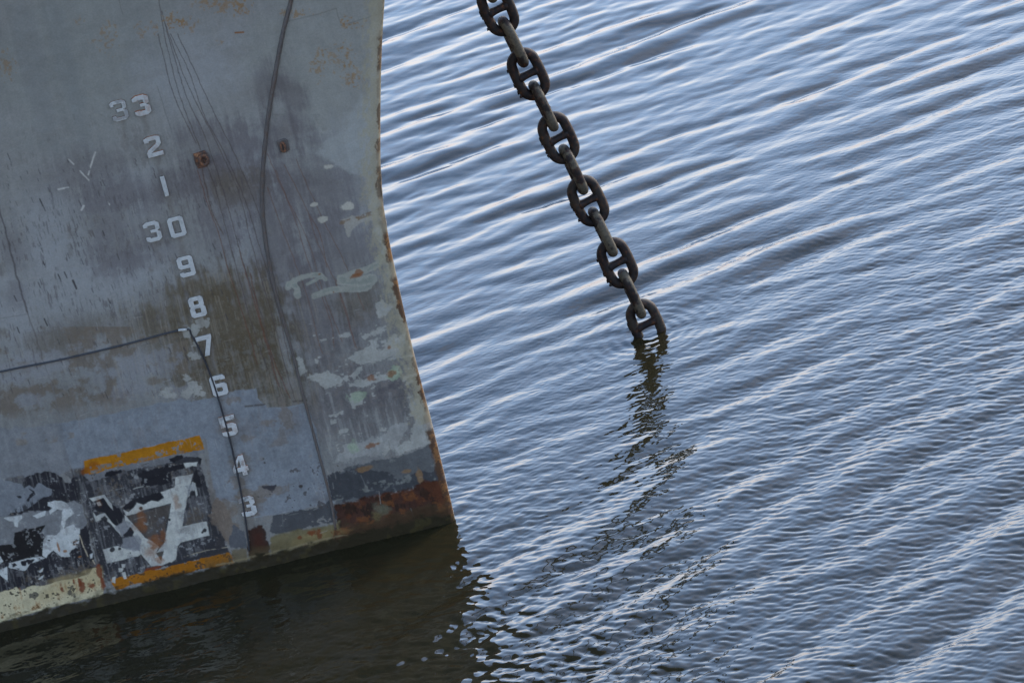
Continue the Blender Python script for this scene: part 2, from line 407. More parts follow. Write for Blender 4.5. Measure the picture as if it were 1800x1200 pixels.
# -- right of the stem seam: filler, white blotches
LG = (112, 120, 126)
poly([(655, 40), (668, 40), (668, 300), (672, 352), (650, 372), (640, 300), (636, 240), (648, 168)], (112, 121, 130), 5, 4, .75)
poly([(560, 260), (600, 235), (636, 170), (650, 175), (660, 300), (640, 310), (590, 290), (555, 270)], (110, 120, 129), 8, 5, .7)
for st, w in [([(506, 506), (512, 496), (535, 486), (562, 483), (572, 490)], 9), ([(515, 496), (524, 520)], 11), ([(540, 500), (556, 492), (568, 486)], 5),
              ([(552, 520), (575, 512), (600, 508), (640, 507), (658, 492)], 11), ([(598, 490), (625, 480), (650, 472), (668, 462)], 12), ([(600, 492), (630, 494), (655, 490)], 18), ([(668, 456), (690, 430), (690, 480)], 14)]:
    line(smooth_path(st, 14), w, (104, 112, 115), .8, wob=2.4, soft=1.2)
    line(smooth_path(st, 14), w * .6, (92, 101, 104), .6, wob=3, soft=2, brk=.46)
poly([(660, 395), (684, 425), (700, 500), (716, 575), (700, 560), (690, 500), (676, 450)], LG, 7, 2, .85)
poly([(600, 386), (650, 376), (678, 362), (680, 378), (620, 400), (612, 412), (606, 396)], (112, 117, 120), 5, 2, .8)
line([(600, 392), (630, 384), (675, 366)], 7, (84, 74, 64), .75, wob=2, brk=.48)
for x, y, rx, ry in [(610, 362, 12, 8), (578, 293, 8, 4), (566, 386, 8, 5), (552, 360, 6, 3), (617, 362, 6, 5)]:
    blob(x, y, rx, ry, (124, 130, 132), .9, noise=N_rag, rag=1.2, soft=.2)
wh = [[(545, 662), (575, 652), (600, 660), (625, 655), (640, 640), (625, 640), (600, 628), (640, 615), (650, 600), (664, 596), (666, 615), (690, 590), (712, 588), (705, 625), (665, 632), (655, 640), (640, 640), (600, 680), (565, 680)],
      [(615, 678), (640, 668), (660, 658), (690, 652), (700, 645), (708, 655), (690, 665), (660, 672), (640, 684)], [(660, 540), (672, 530), (690, 538), (680, 558), (664, 558)],
      [(735, 700), (760, 735), (774, 770), (745, 785), (702, 802), (690, 785), (720, 770), (728, 740), (722, 715)], [(615, 690), (636, 690), (640, 712), (620, 716)],
      [(630, 590), (672, 576), (680, 580), (640, 596)], [(530, 630), (534, 650), (528, 655), (520, 630)], [(600, 780), (660, 770), (690, 745), (720, 740), (700, 790), (640, 800), (590, 812)]]
for k, p in enumerate(wh):
    poly(p, LG if k != 7 else (112, 120, 128), 7, 1, .9 if k != 7 else .6, relief=.0003)
s = box(530, 570, 760, 812)
paint(.8 * sstep(.62, .66, N_chip[s] * .6 + N_h[s] * .4) * (GX[s] > 545 + (GY[s] - 600) * .25), LG, s)
for x, y, rx, ry in [(697, 655, 14, 12), (630, 694, 12, 9), (622, 784, 12, 9)]:
    blob(x, y, rx, ry, (104, 124, 113), .65, noise=N_rag, rag=2, soft=.3)
for x, y, rx, ry in [(652, 664, 6, 5), (684, 611, 7, 4), (690, 655, 10, 4), (630, 478, 7, 7), (630, 484, 9, 3), (653, 782, 12, 4), (561, 482, 3, 2), (587, 513, 2, 3)]:
    blob(x, y, rx, ry, (88, 60, 40), .75, noise=N_rag, rag=1.6, soft=.3, rust=.8)
blob(675, 685, 26, 6, (58, 60, 68), .7, ang=25, noise=N_rag, rag=.8)
s = box(560, 690, 760, 800)
paint(.35 * sstep(.55, .7, fbm(6, 60, 31)[s]), (116, 124, 132), s)

# -- dark boot-top band by the stem, then the rust
poly([(576, 835), (600, 826), (640, 815), (700, 802), (766, 776), (784, 846), (590, 890)], (62, 68, 76), 4, 1, .95)
poly([(576, 835), (596, 828), (612, 830), (640, 820), (664, 828), (700, 840), (735, 834), (772, 824), (783, 848), (700, 866), (640, 874), (586, 884)], (44, 49, 57), 6, 1, .95, wear=.60)
s = box(575, 790, 785, 880)
paint(.8 * sstep(.58, .63, N_chip[s] * .7 + N_h[s] * .3) * (sdf([(576, 840), (766, 782), (784, 840), (588, 880)], s) < 0), (80, 87, 92), s)
for x, y, rx, ry in [(640, 824, 14, 4), (715, 828, 8, 3), (738, 838, 4, 12)]:
    blob(x, y, rx, ry, (92, 78, 62), .8, noise=N_rag, rag=1.4, soft=.3)
rp = [(588, 886), (640, 876), (665, 870), (700, 862), (722, 858), (745, 848), (784, 842), (812, 930), (596, 990)]
for x, y in [(248, 184), (209, 193), (269, 256), (289, 326), (310, 397), (268, 406), (327, 467), (346, 538), (361, 606), (384, 676), (401, 747), (421, 817), (435, 888)]:
    blob(x + 2, y + 3, 21, 25, (76, 76, 78), .16, noise=N_stain, rag=1.0, soft=.45)
    line([(x + 6, y + 20), (x + 12, y + 48)], 9, (70, 68, 66), .28, wob=3, soft=4)
poly(rp, (46, 31, 26), 5, 2.5, .97, rust=1)
s = box(580, 835, 815, 990); inr = 1 - sstep(-4, 2, sdf(rp, s) + (N_chip[s] - .5) * 14)
paint(inr * .9 * sstep(.45, .62, fbm(20, 34, 33)[s] * .6 + N_fine[s] * .4), (58, 36, 26), s)
paint(inr * .8 * sstep(.56, .66, fbm(12, 20, 34)[s]), (30, 25, 22), s)
paint(inr * .7 * sstep(.6, .7, N_chip[s]), (74, 49, 31), s)
blob(672, 894, 13, 12, (66, 70, 64), .9, noise=N_rag, rag=1.2); blob(662, 908, 8, 8, (72, 70, 52), .7, noise=N_rag, rag=1.2)
RELIEF[s] += inr * (N_chip[s] - .5) * .010 + inr * (N_pix[s] - .5) * .003

# -- navy panel, white mark and ochre bars low on the plating
z5 = zoom(0, 740)
NAVY, WHT = (29, 31, 38), (134, 146, 158)
zB, zA = zoom(0, 820, 5.0), zoom(140, 760, 4.287)
poly(zB([(-850, 150), (50, 112), (230, 90), (400, 50), (470, 60), (540, 92), (560, 150), (620, 150), (640, 30), (700, 320), (740, 420), (850, 900), (600, 1010), (100, 1100), (0, 1130), (-850, 1290)]), NAVY, 2.6, relief=-.0006)
poly(z5([(380, 255), (560, 265), (960, 175), (1060, 195), (1085, 330), (1130, 410), (1200, 660), (1215, 690), (590, 840), (545, 830), (480, 560)]), (37, 40, 47), 4)
s = box(-170, 815, 420, 1040)
inn = 1 - sstep(-2, 2, sdf(z5([(0, 300), (380, 250), (1050, 190), (1200, 660), (560, 850), (0, 905), (-500, 1000), (-500, 400)]), s))
paint(inn * .8 * sstep(.56, .62, N_chip[s] * .6 + N_mid[s] * .4), (64, 68, 76), s)
paint(inn * .8 * sstep(.60, .66, N_mid[s] * .6 + N_pix[s] * .4), (58, 56, 54), s)
paint(inn * .45 * sstep(.55, .68, fbm(3, 40, 41)[s]), (84, 90, 98), s)
GP = (84, 93, 106)
poly(zB([(-850, 180), (0, 100), (130, 140), (190, 150), (210, 190), (260, 165), (300, 190), (340, 140), (450, 200), (450, 250), (420, 265), (380, 262), (280, 330), (240, 370), (190, 390), (100, 400), (40, 445), (0, 430), (-850, 560)]), GP, 2.0, relief=.0006, wear=.66)
for p in [[(230, 290), (262, 240), (300, 220), (310, 240), (270, 270), (250, 300)], [(150, 260), (185, 258), (195, 272), (165, 275)], [(250, 190), (275, 200), (300, 215), (285, 220)]]:
    poly(zB(p), NAVY, 1.6)
poly(zB([(-850, 640), (0, 440), (40, 440), (190, 420), (220, 390), (420, 390), (440, 400), (560, 370), (590, 310), (650, 295), (720, 330), (740, 410), (765, 490), (720, 545), (560, 530), (520, 590), (400, 620), (360, 580), (390, 520), (300, 540), (220, 545), (130, 580), (120, 680), (0, 690), (-850, 860)]), (85, 92, 102), 1.8, relief=.0005)
s = box(0, 840, 160, 900)
paint(.85 * sstep(.5, .54, fbm(3, 60, 43)[s]) * (1 - sstep(-3, 3, sdf(zB([(40, 420), (240, 320), (420, 262), (700, 190), (720, 320), (640, 300), (420, 385), (250, 400), (60, 440)]), s))), (28, 30, 36), s)
poly(zB([(-850, 900), (0, 690), (120, 680), (130, 580), (300, 540), (392, 515), (350, 590), (382, 650), (372, 780), (80, 840), (0, 850), (-850, 1030)]), (24, 25, 28), 1.2)
for p in [[(420, 310), (480, 295), (580, 310), (620, 350), (650, 410), (600, 440), (570, 480), (540, 480), (550, 380), (500, 370), (440, 420), (435, 390), (460, 360), (425, 340)],
          [(540, 470), (575, 480), (565, 540), (650, 500), (660, 530), (700, 545), (690, 710), (620, 730), (600, 760), (620, 790), (540, 790), (470, 735), (420, 770), (410, 800), (370, 780), (380, 640), (410, 600), (500, 600), (525, 570)],
          [(40, 450), (190, 428), (195, 450), (160, 480), (155, 530), (130, 520), (120, 480), (75, 470)], [(295, 430), (400, 390), (395, 425), (330, 450)],
          [(80, 845), (350, 785), (400, 800), (330, 830), (260, 850), (220, 910), (140, 900), (80, 880)], [(-200, 790), (0, 780), (30, 830), (0, 860), (-200, 880)],
          [(-200, 900), (0, 900), (60, 880), (75, 1010), (50, 1000), (0, 950), (-200, 960)], [(790, 770), (815, 760), (810, 800), (795, 810)], [(340, 920), (380, 890), (370, 920), (350, 930)],
          [(330, 985), (385, 950), (380, 970), (350, 995)], [(675, 420), (705, 415), (705, 428), (680, 430)]]:
    poly(zB(p), WHT, 1.5, relief=.0008, wear=.72)
line(zB([(697, 600), (735, 700), (770, 785)]), 1.8, (132, 130, 122), .9, wob=.5); line(zB([(815, 820), (832, 852)]), 1.6, (132, 130, 122), .9, wob=.3)
for p in [[(100, 850), (130, 840), (150, 865), (120, 875)], [(190, 835), (230, 830), (220, 860), (195, 860)], [(240, 820), (300, 815), (280, 845), (250, 850)], [(412, 640), (442, 642), (440, 655), (418, 652)]]:
    poly(zB(p), NAVY, 2)
for x, y, rx, ry in [(655, 660, 20, 8), (665, 682, 30, 6), (572, 740, 12, 8), (512, 700, 8, 38), (692, 735, 12, 12), (700, 790, 14, 8)]:
    blob(x / 5, 820 + y / 5, rx / 5, ry / 5, (104, 70, 34), .8, noise=N_rag, rag=1.2, soft=.3)
s = box(10, 880, 160, 1000)
paint(.85 * sstep(.60, .63, N_chip[s]) * (GY[s] > 985 - GX[s] * .3), NAVY, s)
# cream boot line
poly(zB([(-850, 1220), (0, 1105), (140, 1060), (180, 1080), (280, 1045), (400, 1040), (530, 1000), (640, 985), (780, 950), (820, 890), (845, 890), (872, 880), (905, 1060), (910, 1130), (600, 1200), (400, 1250), (0, 1370), (-850, 1560)]), (134, 136, 122), 1.6, relief=.0004)
s = box(-170, 985, 200, 1110)
paint(.5 * sstep(.45, .65, N_soft[s]) * (1 - sstep(-2, 4, sdf(z5([(-500, 1020), (0, 905), (535, 765), (550, 880), (0, 1010), (-500, 1130)]), s))), (122, 116, 90), s)
for x, y, rx, ry in [(430, 870, 16, 26), (420, 850, 8, 20), (490, 865, 22, 20), (325, 880, 10, 22), (390, 850, 5, 16), (525, 800, 12, 40), (540, 850, 12, 34), (790, 790, 30, 14), (830, 770, 40, 10), (1040, 770, 50, 14), (1160, 745, 50, 22), (1215, 735, 20, 24), (850, 745, 16, 12)]:
    blob(x / 3, 740 + y / 3, rx / 3, ry / 3, (82, 46, 32), .9, noise=N_rag, rag=1.5, soft=.3, rust=.9)
blob(375 / 3, 740 + 885 / 3, 9, 10, (42, 44, 48), .8, noise=N_rag, rag=2, soft=.1); blob(175 / 3, 740 + 920 / 3, 6, 5, (42, 44, 48), .8, noise=N_rag, rag=2, soft=.1)
# ochre bars
YEL = (114, 80, 15)
poly(z5([(440, 208), (620, 172), (760, 140), (900, 108), (1052, 74), (1080, 150), (900, 180), (720, 222), (600, 248), (560, 258), (520, 275), (450, 285)]), YEL, 1.6, relief=.0004, wear=.66)
blob(505 / 3, 740 + 240 / 3, 10, 8, (104, 62, 16), .7, noise=N_rag); blob(460 / 3, 740 + 262 / 3, 9, 6, (98, 58, 18), .7, noise=N_rag)
poly(z5([(450, 285), (560, 258), (900, 180), (1080, 150), (1085, 170), (960, 200), (800, 240), (620, 262), (470, 320)]), (80, 86, 96), 4, wear=.56)
for p in [[(890, 200), (960, 178), (970, 195), (920, 215)], [(750, 260), (860, 240), (900, 225), (905, 320), (800, 345), (740, 350)], [(560, 270), (640, 255), (640, 275), (560, 285)]]:
    poly(z5(p), (24, 26, 32), 3)
poly(z5([(585, 835), (760, 795), (900, 765), (1060, 725), (1210, 690), (1238, 748), (1060, 780), (800, 840), (700, 862), (612, 886), (595, 860)]), (108, 72, 14), 2.2, relief=.0004, wear=.63)
s = box(-170, 820, 400, 1030)
paint(inn[:, :] * .5 * sstep(.68, .71, ((N_fine * .5 + N_pix * .5)[box(-170, 815, 420, 1040)] - .5) * 1.3 + .5), (104, 112, 122), box(-170, 815, 420, 1040))
# white mark
poly(zA([(360, 630), (690, 540), (640, 740), (540, 795), (500, 795), (440, 710)]), (58, 57, 58), 2.5, 1.2, .8, wear=.62)
for p in [[(200, 490), (240, 540), (300, 570), (330, 630), (320, 690), (270, 705), (210, 640), (180, 600), (110, 590), (120, 520), (180, 485)], [(320, 560), (350, 530), (430, 490), (600, 450), (638, 480), (590, 515), (540, 510), (480, 545), (430, 520), (400, 565), (340, 585)],
          [(430, 310), (700, 250), (785, 235), (790, 268), (700, 292), (560, 330), (440, 345)], [(690, 190), (770, 165), (785, 190), (740, 215), (680, 215)], [(880, 255), (925, 420), (870, 400), (850, 340)], [(900, 205), (915, 200), (915, 250), (895, 262)]]:
    poly(zA(p), (25, 27, 33), 1.8)
for p in [[(720, 335), (855, 310), (810, 480), (775, 705), (955, 668), (975, 770), (760, 830), (740, 855), (725, 950), (690, 975), (640, 960), (630, 890), (570, 910), (640, 830), (680, 600), (690, 530), (715, 410)],
          [(490, 790), (545, 815), (600, 860), (575, 905), (612, 962), (636, 890), (660, 850), (740, 850), (720, 955), (620, 1000), (540, 1005), (500, 960), (450, 900), (455, 835)],
          [(330, 580), (350, 622), (420, 610), (480, 582), (690, 530), (725, 405), (610, 450), (640, 490), (590, 520), (540, 512), (480, 545), (430, 525), (410, 562), (370, 600)],
          [(340, 620), (400, 690), (485, 780), (500, 805), (450, 840), (400, 770), (340, 660)], [(175, 880), (290, 850), (330, 870), (440, 880), (470, 910), (440, 930), (205, 985)],
          [(75, 495), (185, 470), (240, 540), (252, 585), (240, 570), (205, 520), (180, 485), (100, 520)], [(98, 598), (125, 668), (170, 650), (200, 655), (260, 712), (315, 782), (305, 740), (225, 655), (190, 605), (150, 618), (122, 632), (108, 600)],
          [(125, 525), (150, 520), (162, 545), (140, 552)], [(785, 230), (820, 225), (890, 220), (882, 255), (850, 250), (800, 270)], [(850, 370), (870, 380), (890, 470), (880, 482), (868, 430), (820, 480), (830, 420)],
          [(315, 990), (345, 988), (340, 1015), (320, 1015)], [(290, 1020), (330, 1020), (320, 1045), (295, 1050)], [(320, 1055), (342, 1050), (355, 1098), (335, 1102)], [(248, 1090), (272, 1080), (265, 1130), (242, 1122)]]:
    poly(zA(p), (130, 140, 147), 1.1, .9, relief=.0008, wear=.72)
for p, c in [([(270, 715), (340, 655), (400, 705), (370, 752), (318, 780)], (98, 106, 118)), ([(330, 800), (440, 765), (470, 805), (460, 890), (400, 890), (320, 860)], (94, 102, 115)), ([(800, 400), (860, 375), (880, 420), (820, 470)], (96, 104, 114))]:
    poly(zA(p), c, 2.5, 1.6, .85, wear=.66)
poly(zA([(330, 770), (380, 710), (412, 745), (400, 780), (345, 778)]), (30, 33, 40), 1.5)
for x, y, r_ in [(247, 878, 16), (302, 870, 12), (940, 738, 12), (925, 752, 8), (678, 655, 9), (462, 570, 12), (185, 650, 20), (850, 455, 18), (382, 905, 6)]:
    blob(140 + x / 4.287, 760 + y / 4.287, r_ / 4.287, r_ / 4.287, (30, 32, 38), .95, noise=N_rag, rag=1.2, soft=.25)
line(zA([(405, 425), (430, 415), (480, 405)]), 1.6, (118, 126, 132), .8, brk=.44); line(zA([(640, 985), (800, 930), (960, 885), (1130, 860)]), 1.4, (110, 112, 108), .8, brk=.45)
s = box(0, 820, 380, 1010)
lum = COL[s].mean(-1)
paint((lum > .22) * .6 * sstep(.46, .60, N_stain[s]), (104, 111, 119), s)
paint((lum > .22) * .5 * sstep(.57, .64, N_rag[s]), (84, 89, 97), s)
poly(zA([(575, 905), (636, 890), (614, 962)]), (54, 54, 54), .6)
for x, y, rx, ry, a in [(820, 635, 36, 40, .75), (790, 690, 40, 30, .45), (860, 600, 14, 40, .55), (750, 520, 24, 50, .6), (930, 430, 14, 40, .5), (840, 730, 16, 24, .6), (745, 555, 40, 20, .4), (520, 430, 12, 20, .3)]:
    blob(x / 3, 740 + y / 3, rx / 3, ry / 3, (92, 62, 38), a, noise=N_rag, rag=1.4, soft=.5, rust=.5)
# to the right of the mark
poly(z5([(1085, 190), (1140, 400), (1210, 660), (1195, 650), (1100, 400)]), (84, 86, 90), 4, 1.5, .8)
poly([(366, 905), (384, 870), (410, 915), (425, 925), (405, 962), (402, 950)], (82, 78, 76), 5, 1.5, .8)
z6 = zoom(380, 740)
poly(z6([(300, 500), (380, 490), (560, 440), (605, 420), (640, 530), (420, 575), (330, 590), (280, 580)]), (50, 55, 63), 4, 1, .95, wear=.64)
poly(z6([(245, 345), (300, 338), (325, 328), (295, 370), (260, 355)]), (42, 44, 52), 2.5)
poly(z6([(75, 600), (90, 540), (150, 580), (170, 670), (70, 665)]), (62, 68, 78), 3)
poly(z6([(0, 640), (30, 610), (50, 660), (0, 670)]), (42, 44, 50), 3)
blob(380 + 445 / 3, 740 + 343 / 3, 3.4, 2.6, (46, 44, 46), .95, noise=N_rag, rag=.8, soft=.2)
s = box(450, 800, 600, 900)
paint(.8 * sstep(.665, .69, N_fine[s] * .7 + N_pix[s] * .3), (48, 48, 52), s)
poly(z6([(280, 610), (420, 575), (560, 555), (645, 530), (660, 640), (560, 670), (420, 690), (290, 725)]), (78, 77, 61), 3, 2.5, .95)
blob(380 + 520 / 3, 740 + 620 / 3, 44, 10, (100, 94, 68), .6)
for x, y, rx, ry in [(500, 590, 24, 18), (440, 610, 14, 10), (545, 600, 14, 24), (640, 600, 24, 34), (470, 650, 10, 6)]:
    blob(380 + x / 3, 740 + y / 3, rx / 3, ry / 3, (82, 48, 30), .9, noise=N_rag, rag=1.6, soft=.3, rust=.8)
poly(z6([(80, 680), (160, 670), (170, 740), (100, 760)]), (74, 71, 58), 3, 1.5, .8)
poly(z6([(165, 570), (240, 548), (270, 580), (288, 700), (270, 735), (180, 735), (160, 660)]), (38, 28, 25), 4, 1.5, .97, rust=1)
blob(380 + 225 / 3, 740 + 620 / 3, 12, 18, (48, 28, 23), .7, noise=N_rag, rag=1.2, rust=1)
# chipped-bare halos round the low figures
for x, y, rx, ry in [(436, 888, 20, 20), (423, 817, 14, 16), (402, 747, 18, 14)]:
    blob(x, y, rx, ry, (86, 84, 82), .6, noise=N_rag, rag=1.4)
# faint bow mark: worn strokes of a ringed cross
for p, w in [([(148, 324), (178, 317), (210, 309)], 3.4), ([(120, 279), (138, 298), (156, 317)], 2.4), ([(167, 268), (162, 285), (155, 307)], 3.0), ([(103, 333), (112, 331), (120, 330)], 3.2),
             ([(144, 369), (147, 362)], 3.5), ([(190, 356), (193, 360)], 2.4), ([(152, 325), (164, 333)], 1.6)]:
    line(p, w, (134, 142, 150), .85, wob=.8, brk=.42)
# fine chips, scratches and rust on the cream line and the ochre bars
N_chp = np.clip((.5 * N_fine + .5 * N_pix - .5) * 1.3 + .5, 0, 1)
for p, dark, thr in [(zB([(0, 1105), (140, 1060), (400, 1040), (640, 985), (850, 885), (905, 1060), (600, 1180), (0, 1340)]), (36, 36, 34), .655), (z5([(585, 835), (900, 765), (1210, 690), (1238, 748), (800, 840), (612, 886)]), (52, 40, 26), .60),
                     (z5([(445, 240), (760, 190), (1070, 118), (1080, 150), (600, 250), (450, 285)]), (80, 82, 84), .585)]:
    P_ = np.asarray(p); s = box(P_[:, 0].min(), P_[:, 1].min(), P_[:, 0].max(), P_[:, 1].max()); i_ = 1 - sstep(-2, 1, sdf(p, s))
    paint(i_ * .9 * sstep(thr, thr + .03, N_chp[s]), dark, s); paint(i_ * .5 * sstep(.56, .66, N_chip[s] * .5 + N_streak[s] * .5), (92, 66, 36), s)
lines_ = np.random.default_rng(8)
for _ in range(170):                                   # light scratches, mostly low on the plating
    x, y = lines_.uniform(-20, 780), lines_.uniform(520, 960); l = lines_.uniform(4, 26); an = R(lines_.choice([76, 80, 72, -12, -18]) + lines_.normal(0, 5))
    line([(x, y), (x + l * math.cos(an), y + l * math.sin(an))], lines_.uniform(.5, 1.1), (118, 126, 134) if lines_.random() < .6 else (48, 47, 48), lines_.uniform(.2, .55), wob=.6, soft=.6)
low = sstep(560, 760, GV)[..., None]
COL *= 1 + (.10 + .26 * low) * (N_fine - .5)[..., None] + (.08 + .22 * low) * (N_pix - .5)[..., None] + (.10 + .14 * low) * (N_streak - .5)[..., None] + .22 * low * (N_chip - .5)[..., None]
# weed and slime band at the waterline, following the water
PZ = -(GV - (800 * sr + 912 * cr)) / (263 * math.cos(PITCH)) + .02      # height above the water on the template, m
slime = 1 - sstep(.082, .118, PZ + (N_chip - .5) * .10 + (N_h - .5) * .05 + .02 * (GX > 590))
paint(.5 * (1 - sstep(.11, .2, PZ + (N_chip - .5) * .12)) * (GX > 360), (60, 57, 42))
paint(.8 * (1 - sstep(.10, .17, PZ + (N_chip - .5) * .14)) * (GX > 588), (40, 31, 24))
paint(slime * .97, (29, 28, 20)); 
s = box(380, 940, 620, 1010)
paint(.75 * (1 - sstep(0, 1, np.abs(PZ[s] - .10 + (N_fine[s] - .5) * .02) / .012)) * sstep(.45, .6, N_chip[s]), (92, 90, 76), s)
RELIEF += slime * (.004 + (N_fine - .5) * .012)
paint(.5 * slime * sstep(.55, .68, N_fine), (46, 45, 28))

COL = np.clip(COL / K, .004, .85)
BASE = lin((98, 105, 113)) / K

# ------------------------------------------------------------------ ship
ship = empty('ship', (0, 0, 0), 'grey weathered ship bow with peeling paint and draught figures, standing in the water', 'ship')

n = Nodes('weathered hull paint'); pos = n.pos()
at_ = n.new('Attribute', attribute_name='paint'); ru = n.new('Attribute', attribute_name='rust')
nf = n.noise(pos, 90, 6); nb = n.noise(pos, 420, 4)
c1 = n.mix(.32, at_.outputs['Color'], n.ramp(nf, [(.3, (.72, .72, .72)), (.7, (1.28, 1.28, 1.28))]), 'MULTIPLY')
n.link(c1, n.p.inputs['Base Color'])
mr = n.new('MapRange'); mr.inputs['To Min'].default_value, mr.inputs['To Max'].default_value = .6, .95
n.link(ru.outputs['Fac'], mr.inputs['Value']); n.link(mr.outputs[0], n.p.inputs['Roughness'])
n.p.inputs['Specular IOR Level'].default_value = .10
b1 = n.bump(n.noise(pos, 2.2, 3), .6, .06); b2 = n.bump(nb, .22, .003, b1)
n.link(b2, n.p.inputs['Normal']); M_HULL = n.m

a_cols = np.concatenate([.035 * np.linspace(0, 1, 14) ** 2, np.arange(.0385, 3.95, .0036)])
g = [a_cols[-1]]; stp = .0036
while g[-1] < 60: stp *= 1.25; g.append(g[-1] + stp)
a_cols = np.concatenate([a_cols, g[1:]])
z_rows = np.arange(-.16, 4.75, .0038); zlow = [-2.5, -1, -.5, -.3, -.2]
g = [z_rows[-1]]; stp = .0038
while g[-1] < 9.3: stp *= 1.25; g.append(g[-1] + stp)
z_rows = np.concatenate([zlow, z_rows, g[1:]])
A, Z = np.meshgrid(a_cols, z_rows)
P = hull(A, Z)
PX, PY = project(P.reshape(-1, 3))

def sample(img, x, y):
    u = np.clip((x - X0) * SC, 0, W - 1.01); v = np.clip((y - Y0) * SC, 0, H - 1.01)
    i, j = u.astype(int), v.astype(int); fu, fv = u - i, v - j
    if img.ndim == 3: fu, fv = fu[:, None], fv[:, None]
    return (img[j, i] * (1 - fu) + img[j, i + 1] * fu) * (1 - fv) + (img[j + 1, i] * (1 - fu) + img[j + 1, i + 1] * fu) * fv

inside = 1 - sstep(-60, 0, np.maximum.reduce([X0 - PX, PX - X1, Y0 - PY, PY - Y1]))
zv0, av0 = Z.ravel(), A.ravel()                         # beyond the template the same livery simply runs on
zn = zv0 + (vnoise(av0 * 3, zv0 * 6, 61) * .6 + vnoise(av0 * 14, zv0 * 20, 62) * .4 - .5) * .16
far = np.select([(zn < .10)[:, None], (zn < .27)[:, None], (zn < .8)[:, None]], [lin((29, 28, 20)), lin((126, 124, 104)), lin((42, 45, 52))], lin((97, 104, 112)))
far = far * (.72 + .36 * vnoise(av0 * 1.1, zv0 * .8, 63) + .2 * vnoise(av0 * 7, zv0 * .9, 64))[:, None] / K
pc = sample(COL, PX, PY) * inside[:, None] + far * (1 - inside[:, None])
rel = sample(RELIEF, PX, PY) * inside
rus = sample(RUST, PX, PY) * inside
# rust and pale paint along the stem bar
av, zv = A.ravel(), Z.ravel()
nz = vnoise(zv * 30, av * 60, 51) * .6 + vnoise(zv * 90, av * 200, 52) * .4
nl = vnoise(zv * 3.0, 0 * av, 53)
wd = .006 + .013 * np.clip(1.3 - zv / 2.4, 0, 1) * (.3 + nl) + .008 * (nl > .62)
e = 1 - sstep(wd * .8, wd * 1.6, av + (nz - .5) * .035)
e *= np.where(zv > 2.4, .75, .95) * (.35 + .65 * sstep(.35, .6, vnoise(zv * 9, av * 8, 54)))
rc = np.where((nz > .55)[:, None], lin((86, 65, 44)), lin((58, 46, 38))) / K
pale = (1 - sstep(.03, .13, av + (nz - .5) * .14)) * .65 * (zv > .75)
pc = pc * (1 - pale[:, None]) + lin((112, 114, 104)) / K * pale[:, None]
pc = pc * (1 - e[:, None]) + rc * e[:, None]
rus = np.maximum(rus, e); rel = rel + e * (nz - .5) * .008
# dents in the stem bar
for z0, dz, dd in [(2.45, .12, .02), (2.2, .05, .012), (1.5, .09, .008), (1.05, .06, .006)]:
    rel -= dd * np.exp(-((zv - z0) / dz) ** 2) * np.exp(-av / .06)
P = hull(A, Z, rel.reshape(A.shape)).reshape(-1, 3)
F = grid_faces(*A.shape)
nv = len(P)
a2 = np.concatenate([.035 * np.linspace(0, 1, 10) ** 2, np.geomspace(.05, a_cols[-1], 60)]); z2 = np.linspace(-2.5, z_rows[-1], 80)
A2, Z2 = np.meshgrid(a2, z2); Q = hull(A2, Z2)
bq = (Q[..., :2] - (-CA * np.interp(Z2, zs, fs)[..., None])) @ CN
Q[..., :2] -= 2 * bq[..., None] * CN
F2 = grid_faces(*A2.shape, flip=True) + nv
# deck lid
ad = a2; D1 = hull(ad, np.full(len(ad), z_rows[-1])); D2 = D1.copy()
bd = (D1[:, :2] + CA * np.interp(z_rows[-1], zs, fs)) @ CN; D2[:, :2] -= 2 * bd[:, None] * CN
nv2 = nv + Q.reshape(-1, 3).shape[0]
i = np.arange(len(ad) - 1); F3 = np.stack([i, i + 1, i + 1 + len(ad), i + len(ad)], 1) + nv2
V = np.concatenate([P, Q.reshape(-1, 3), D1, D2]); FF = np.concatenate([F, F2, F3])
hull_o = mesh_obj('hull', V, FF, M_HULL, ship)
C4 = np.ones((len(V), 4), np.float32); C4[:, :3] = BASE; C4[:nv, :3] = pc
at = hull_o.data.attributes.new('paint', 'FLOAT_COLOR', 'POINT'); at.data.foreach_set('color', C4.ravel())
rr = np.zeros(len(V), np.float32); rr[:nv] = rus
hull_o.data.attributes.new('rust', 'FLOAT', 'POINT').data.foreach_set('value', rr)

# weld seam / doubler edge that runs down beside the stem
n = Nodes('old weld seam'); pos = n.pos()
n.link(n.ramp(n.noise(pos, 14, 6, .7), [(.3, alb(44, 42, 42)), (.5, alb(60, 60, 63)), (.64, alb(58, 50, 45)), (.8, alb(92, 94, 96))]), n.p.inputs['Base Color'])
n.p.inputs['Roughness'].default_value = .7
n.link(n.bump(n.noise(pos, 60, 5), .6, .008), n.p.inputs['Normal']); M_SEAM = n.m
def on_hull_path(pts, n_, off):
    out = []
    for x, y in smooth_path(pts, n_):
        a, z = solve_hull(x, y); out.append(hull(a, z, off))
    return np.array(out)
SEAM_ = SEAM = [(530, -80), (512, 0), (497, 60), (484, 130), (471, 210), (463, 290), (461, 360), (468, 430), (481, 500), (500, 570), (517, 630), (532, 690), (548, 750), (564, 810), (577, 860), (584, 892), (590, 930)]
pth = on_hull_path(SEAM, 120, .002)
t = np.linspace(0, 1, 120)
rad = .0135 * np.interp(t, [0, .4, .6, 1], [1.1, 1.0, .72, .62]) * (1 + .12 * np.array([math.sin(i * 1.7) * math.sin(i * .61) for i in range(120)]))
V_, F_ = tube(pth, rad, 8); mesh_obj('weld_seam', V_, F_, M_SEAM, ship)

